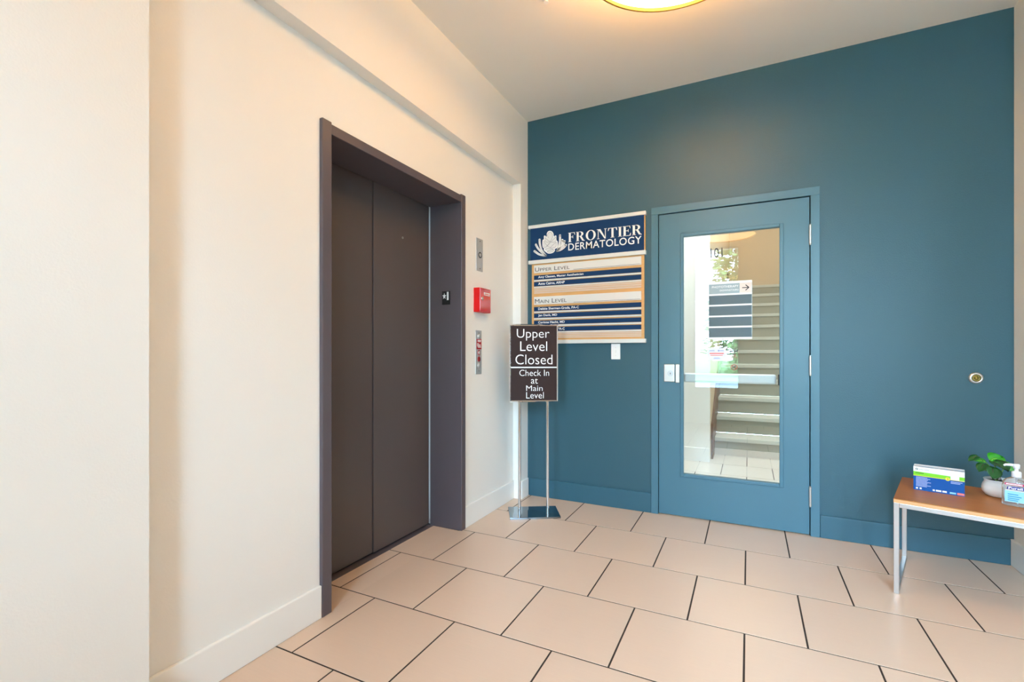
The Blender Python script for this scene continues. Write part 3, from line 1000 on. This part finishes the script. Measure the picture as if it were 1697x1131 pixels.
MB().box(.008, .040, -.0012, -.0006, .0850, .0880).build('green_print', m_leafd, gf)

# potted plant
pp_ = thing('potted_plant', 'small green leafy plant in a round white pot on the bench', 'plant', (2.697, -0.395, BZ))
prof = [(0.001, 0.0), (0.040, 0.0), (0.050, 0.006), (0.061, 0.022), (0.063, 0.038), (0.060, 0.055), (0.054, 0.068), (0.054, 0.076), (0.057, 0.081),
        (0.055, 0.083), (0.051, 0.079), (0.050, 0.070), (0.052, 0.062), (0.001, 0.061)]
MB().lathe(prof, 40).build('pot', m_pot, pp_)
MB().lathe([(0.001, 0.072), (0.03, 0.0725), (0.0505, 0.070)], 24).build('soil', m_soil, pp_)
RT, FWD = Vector((0.8955, 0.4450, 0)), Vector((-0.4450, 0.8955, 0))


def leafmesh(parent, c, d, up, ln, wd, mat, droop=0.25):
    """round leaf at centre c, tip direction d, face normal up"""
    d = d.normalized()
    s = d.cross(up).normalized()
    nrm = s.cross(d).normalized()
    vs, fs = [], []
    N, Kk = 7, 2
    for i in range(N + 1):
        t = i / N
        wv = wd * math.sin(PI * (0.06 + 0.94 * t) ** 0.8) ** 0.75 if i < N else 0.0
        cen = c + d * (ln * (t - .5)) - nrm * (droop * ln * (t - .4) ** 2)
        for k in (-1, -0.5, 0, 0.5, 1):
            vs.append(cen + s * (wv * .5 * k) + nrm * (abs(k) ** 1.5 * wd * .12))
    for i in range(N):
        for k in range(4):
            a = i * 5 + k
            fs.append((a, a + 1, a + 6, a + 5))
    lf = MB().poly(vs, fs, True).build('leaf', mat, parent, solid=0.0012)
    return lf


K = 0.000338
base = Vector((0, 0, 0.072))
LV = [  # centre (px offsets in right / up from the rim centre), depth offset, tip direction (r,u,f), normal (r,u,f), length, width, material
    ((-315, 292), .02, (-.8, -.45, .1), (-.4, .8, -.4), .040, .026, m_leafd),
    ((-225, 255), .03, (-.9, .1, .3), (-.1, .9, -.35), .055, .034, m_leaf),
    ((-280, 180), -.01, (-.7, -.6, -.2), (-.5, .6, -.5), .045, .034, m_leafd),
    ((-208, 124), -.04, (-.35, -.8, -.4), (-.1, .45, -.9), .050, .048, m_leafd),
    ((-45, 212), -.02, (.1, -.4, -.9), (0, .93, -.35), .062, .062, m_leafd),
    ((55, 285), .03, (.95, .15, .2), (-.1, .8, -.6), .066, .050, m_leaf),
    ((140, 145), -.01, (.75, -.62, -.1), (.3, .6, -.7), .066, .050, m_leaf),
    ((-40, 130), .03, (.2, .3, .9), (.0, .9, -.45), .060, .046, m_leafp),
    ((-120, 110), .02, (-.5, .3, .6), (.2, .8, -.5), .045, .030, m_leafp),
]
for (pr_, pu), df, dd, nn, ln, wd_, mt in LV:
    c = RT * (pr_ * K) + FWD * df + Vector((0, 0, 0.081 + pu * K))
    d = RT * dd[0] + FWD * dd[2] + Vector((0, 0, dd[1]))
    up_ = RT * nn[0] + FWD * nn[2] + Vector((0, 0, nn[1]))
    lf = leafmesh(pp_, c, d, up_, ln * 1.25, wd_ * 1.4, mt)
    root = c - d.normalized() * (ln * .48)
    mid = (root + base) / 2 + Vector((0, 0, .012))
    b = MB()
    b.tube(smooth_pts([tuple(base + Vector((random.uniform(-.012, .012), random.uniform(-.012, .012), 0))), tuple(mid), tuple(root), tuple(c)], 5), 0.0014, 6)
    b.build('stalk', m_stalk if mt is m_leaf else m_stem, pp_)

# sanitiser bottle
sb = thing('sanitizer_bottle', 'clear pump bottle of hand sanitizer with pink and blue label on the bench', 'bottle', (2.7, -0.552, BZ), math.radians(-22))
hx, hy = 0.047, 0.029


def rrect(hx, hy, r, z, n=5):
    o = []
    for cx_, cy_, a0 in ((hx - r, hy - r, 0), (-hx + r, hy - r, PI / 2), (-hx + r, -hy + r, PI), (hx - r, -hy + r, 1.5 * PI)):
        for i in range(n + 1):
            t = a0 + PI / 2 * i / n
            o.append((cx_ + r * math.cos(t), cy_ + r * math.sin(t), z))
    return o


secs = [(hx - .008, hy - .008, .018, 0.0), (hx - .001, hy - .001, .018, 0.005), (hx, hy, .018, 0.014), (hx - .001, hy - .001, .018, 0.090), (hx - .004, hy - .003, .018, 0.108),
        (hx - .014, hy - .008, .018, 0.121), (0.019, 0.019, .0185, 0.128), (0.015, 0.015, .0149, 0.132)]
vs = []
for q in secs: vs += rrect(*q)
nn = len(vs) // len(secs)
fs = [tuple(range(nn - 1, -1, -1)), tuple(range(len(vs) - nn, len(vs)))]
for j in range(len(secs) - 1):
    for i in range(nn): fs.append((j * nn + i, j * nn + (i + 1) % nn, (j + 1) * nn + (i + 1) % nn, (j + 1) * nn + i))
MB().poly(vs, fs, True).build('body', m_bottle, sb)
b = MB()
b.lathe([(0.001, .130), (0.0155, .130), (0.0165, .132), (0.0165, .152), (0.0145, .156), (0.007, .158), (0.007, .168), (0.011, .170), (0.012, .186), (0.010, .190), (0.001, .191)], 24)
b.tube([(0, 0, .182), (-0.018, 0, .184), (-0.034, 0, .182), (-0.040, 0, .177)], [.007, .0065, .0055, .004], 10)
b.build('pump', m_pump, sb)
MB().tube([(0, 0, .13), (0.001, 0, .08), (0.004, 0, .01)], .0028, 8).build('dip_tube', m_pump, sb)
yl = -hy - .0012
lab = MB().box(-.036, .038, yl, yl + .001, .020, .070).build('blue_label', m_pblue, sb)
MB().box(-.036, .030, yl, yl + .001, .096, .105).build('pink_band', m_magenta, sb)
MB().box(-.032, .020, yl - .0006, yl - .0002, .0985, .1025).build('band_print', m_wletter, sb)
b = MB()
b.ngon_xz([(-.030, .077), (.024, .077), (.028, .090), (-.026, .090)], yl, .001)
lo = b.build('name_label', m_dblue, sb)
text('lettering', 'Purell', -.024, .021, .089, .078, yl - .0006, m_wletter, lo, bold=.02)
MB().box(-.034, .034, yl, yl + .001, .071, .0735).build('label_rule', m_white, sb)
b = MB()
for z in (.055, .045, .036, .028): b.box(-.026, .022 - (z * 97 % .02), yl - .0006, yl, z - .0022, z + .0022)
b.build('label_print', M('label_ink_blue', (60, 150, 190), .5), lab)['kind'] = 'stuff'

# ------------------------------------------------------------------ ceiling lamps


m_lamp2 = M('lamp_diffuser_dim', (255, 236, 206), 0.5, emit=LAMP * .35, ecol=(255, 196, 118))
m_up2 = M('lamp_tube_dim', (255, 236, 206), 0.5, emit=UPLIGHT * .35, ecol=(255, 196, 118))


def lamp(cx, cy, label, dif, up_m):
    L = thing('ceiling_lamp', label, 'lamp', (cx, cy, H), 0)
    zr0, zr1, R_ = 2.838 - H, 2.868 - H, 0.407
    b = MB()
    b.lathe([(R_ - .006, zr0 + .002), (R_ - .006, zr1), (R_, zr1), (R_ + .002, zr0), (R_ - .004, zr0 - .002), (R_ - .006, zr0 + .002)], 72)
    b.build('ring_shade', m_brass, L)
    b = MB()
    zd = zr0 + .016
    b.lathe([(0.0001, zd - .012), (R_ * .5, zd - .009), (R_ * .85, zd - .003), (R_ - .007, zd)], 72)
    b.build('diffuser', dif, L)
    for k in range(3):
        a = 2 * PI * k / 3 + .4
        MB().cyl((.3 * math.cos(a), .3 * math.sin(a), zd), (.3 * math.cos(a), .3 * math.sin(a), 0), .005, 10).build('hanger_rod', m_satin, L)
    MB().lathe([(.30 + .012 * math.cos(t * PI / 6), zr1 - .002 + .012 * math.sin(t * PI / 6)) for t in range(13)], 48).build('uplight_tube', up_m, L)
    MB().cyl((0, 0, -.02), (0, 0, 0), .08, 24).build('canopy', m_satin, L)


lamp(1.349, -1.472, 'large round glowing ceiling lamp with gold ring, nearest the teal wall', m_lamp, m_up)
lamp(1.30, -4.02, 'second round ceiling lamp behind the camera, mirrored in the door glass', m_lamp2, m_up2)

sp_ = thing('sprinkler', 'small white ceiling sprinkler near the round glowing lamp', 'sprinkler', (0.655, -1.20, H))
MB().lathe([(0.032, 0.0), (0.032, -.004), (0.02, -.008), (0.008, -.009)], 24).build('escutcheon', m_white, sp_)
b = MB()
b.cyl((0, 0, -.03), (0, 0, -.005), .006, 12).cyl((0, 0, -.034), (0, 0, -.031), .013, 16)
b.build('head', m_white, sp_)

# ------------------------------------------------------------------ outdoors, seen through the entrance glazing and in the door glass
gy = YF - .15
st(MB().box(-14, 16, -10.0, gy, -.12, -.03).build('path', m_walk))
st(MB().box(-14, 16, -15.0, -10.0, -.12, -.03).build('path', M('pale_concrete', (176, 177, 178), 0.85)))
st(MB().box(-14, 16, -17.5, -15.0, -.14, -.06).build('road', m_road))
st(MB().box(-24, 26, -70, -17.5, -.14, -.02).build('lawn', m_grass))


def conifer(x, y, h, r, n, label, seed):
    rr = random.Random(seed)
    t = thing('conifer_tree', label, 'tree', (x, y, -.02), 0, )
    MB().cyl((0, 0, 0), (0, 0, h * .97), .16, 10, .02).build('trunk', m_bark, t)
    b = MB()
    for i in range(n):
        u = rr.random() ** .8
        z = h * (.10 + .9 * u)
        rad = r * (1 - u) ** .8 * math.sqrt(rr.random()) + .05
        a = rr.random() * 2 * PI
        c = Vector((rad * math.cos(a), rad * math.sin(a), z - rad * .25))
        d = Vector((math.cos(a), math.sin(a), -.3 + rr.random() * .3))
        sd_ = d.cross(Vector((0, 0, 1))).normalized()
        ln, wd = .30 + .25 * rr.random(), .09 + .08 * rr.random()
        upv = Vector((0, 0, rr.uniform(-.12, .12)))
        b.poly([c - sd_ * wd + upv, c + d * ln * .5 - sd_ * wd * .4, c + d * ln, c + d * ln * .5 + sd_ * wd * .4 - upv, c + sd_ * wd], [(0, 1, 2, 3, 4)])
    b.build('foliage', m_needle, t)['kind'] = 'stuff'
    return t


conifer(1.0, -25.0, 11.0, 1.7, 3000, 'tall slim conifer standing alone on the lawn opposite the entrance glazing', 1)
first = conifer(-4.2, -28.0, 9.5, 2.5, 2200, 'conifer in the tree line added across the road to block low sky', 2)
rr_ = random.Random(4)
first['group'] = 'added line of conifers blocking low sky'
for i in range(-6, 9):  # tree line added to block low sky light from the glazing
    if i == 0: continue
    r_ = first.copy()
    COL.objects.link(r_)
    r_.location = (i * 3.6 + (-4.2 if i < 0 else 1.4), -27.0 - (i % 2) * 5, -.02)
    k = rr_.uniform(1.1, 1.5)
    r_.scale = (1, 1, k)
    r_.rotation_euler = (0, 0, rr_.uniform(0, 6))
    for ch in first.children:
        c = ch.copy()
        COL.objects.link(c)
        c.parent = r_


def shrub(x, y, h, n, label, seed):
    rr = random.Random(seed)
    t = thing('shrub', label, 'shrub', (x, y, -.02))
    b = MB()
    for i in range(n):
        a, e, q = rr.random() * 2 * PI, rr.random() * PI / 2, rr.random() ** .4
        c = Vector((math.cos(a) * math.cos(e) * h * q, math.sin(a) * math.cos(e) * h * q, h * .15 + math.sin(e) * h * q))
        s1 = Vector((rr.uniform(-1, 1), rr.uniform(-1, 1), rr.uniform(-1, 1))).normalized() * .12
        s2 = s1.cross(Vector((rr.uniform(-1, 1), rr.uniform(-1, 1), 1))).normalized() * .06
        b.poly([c - s1, c + s2, c + s1, c - s2], [(0, 1, 2, 3)])
    b.build('foliage', m_needle, t)['kind'] = 'stuff'
    MB().cyl((0, 0, 0), (0, 0, h * .6), .04, 8, .02).build('stem', m_bark, t)


shrub(-3.0, -22.5, 1.5, 800, 'larger round shrub on the lawn near the tall slim conifer', 5)
shrub(1.6, -22.0, 1.1, 700, 'smaller low shrub on the lawn close to the road', 6)
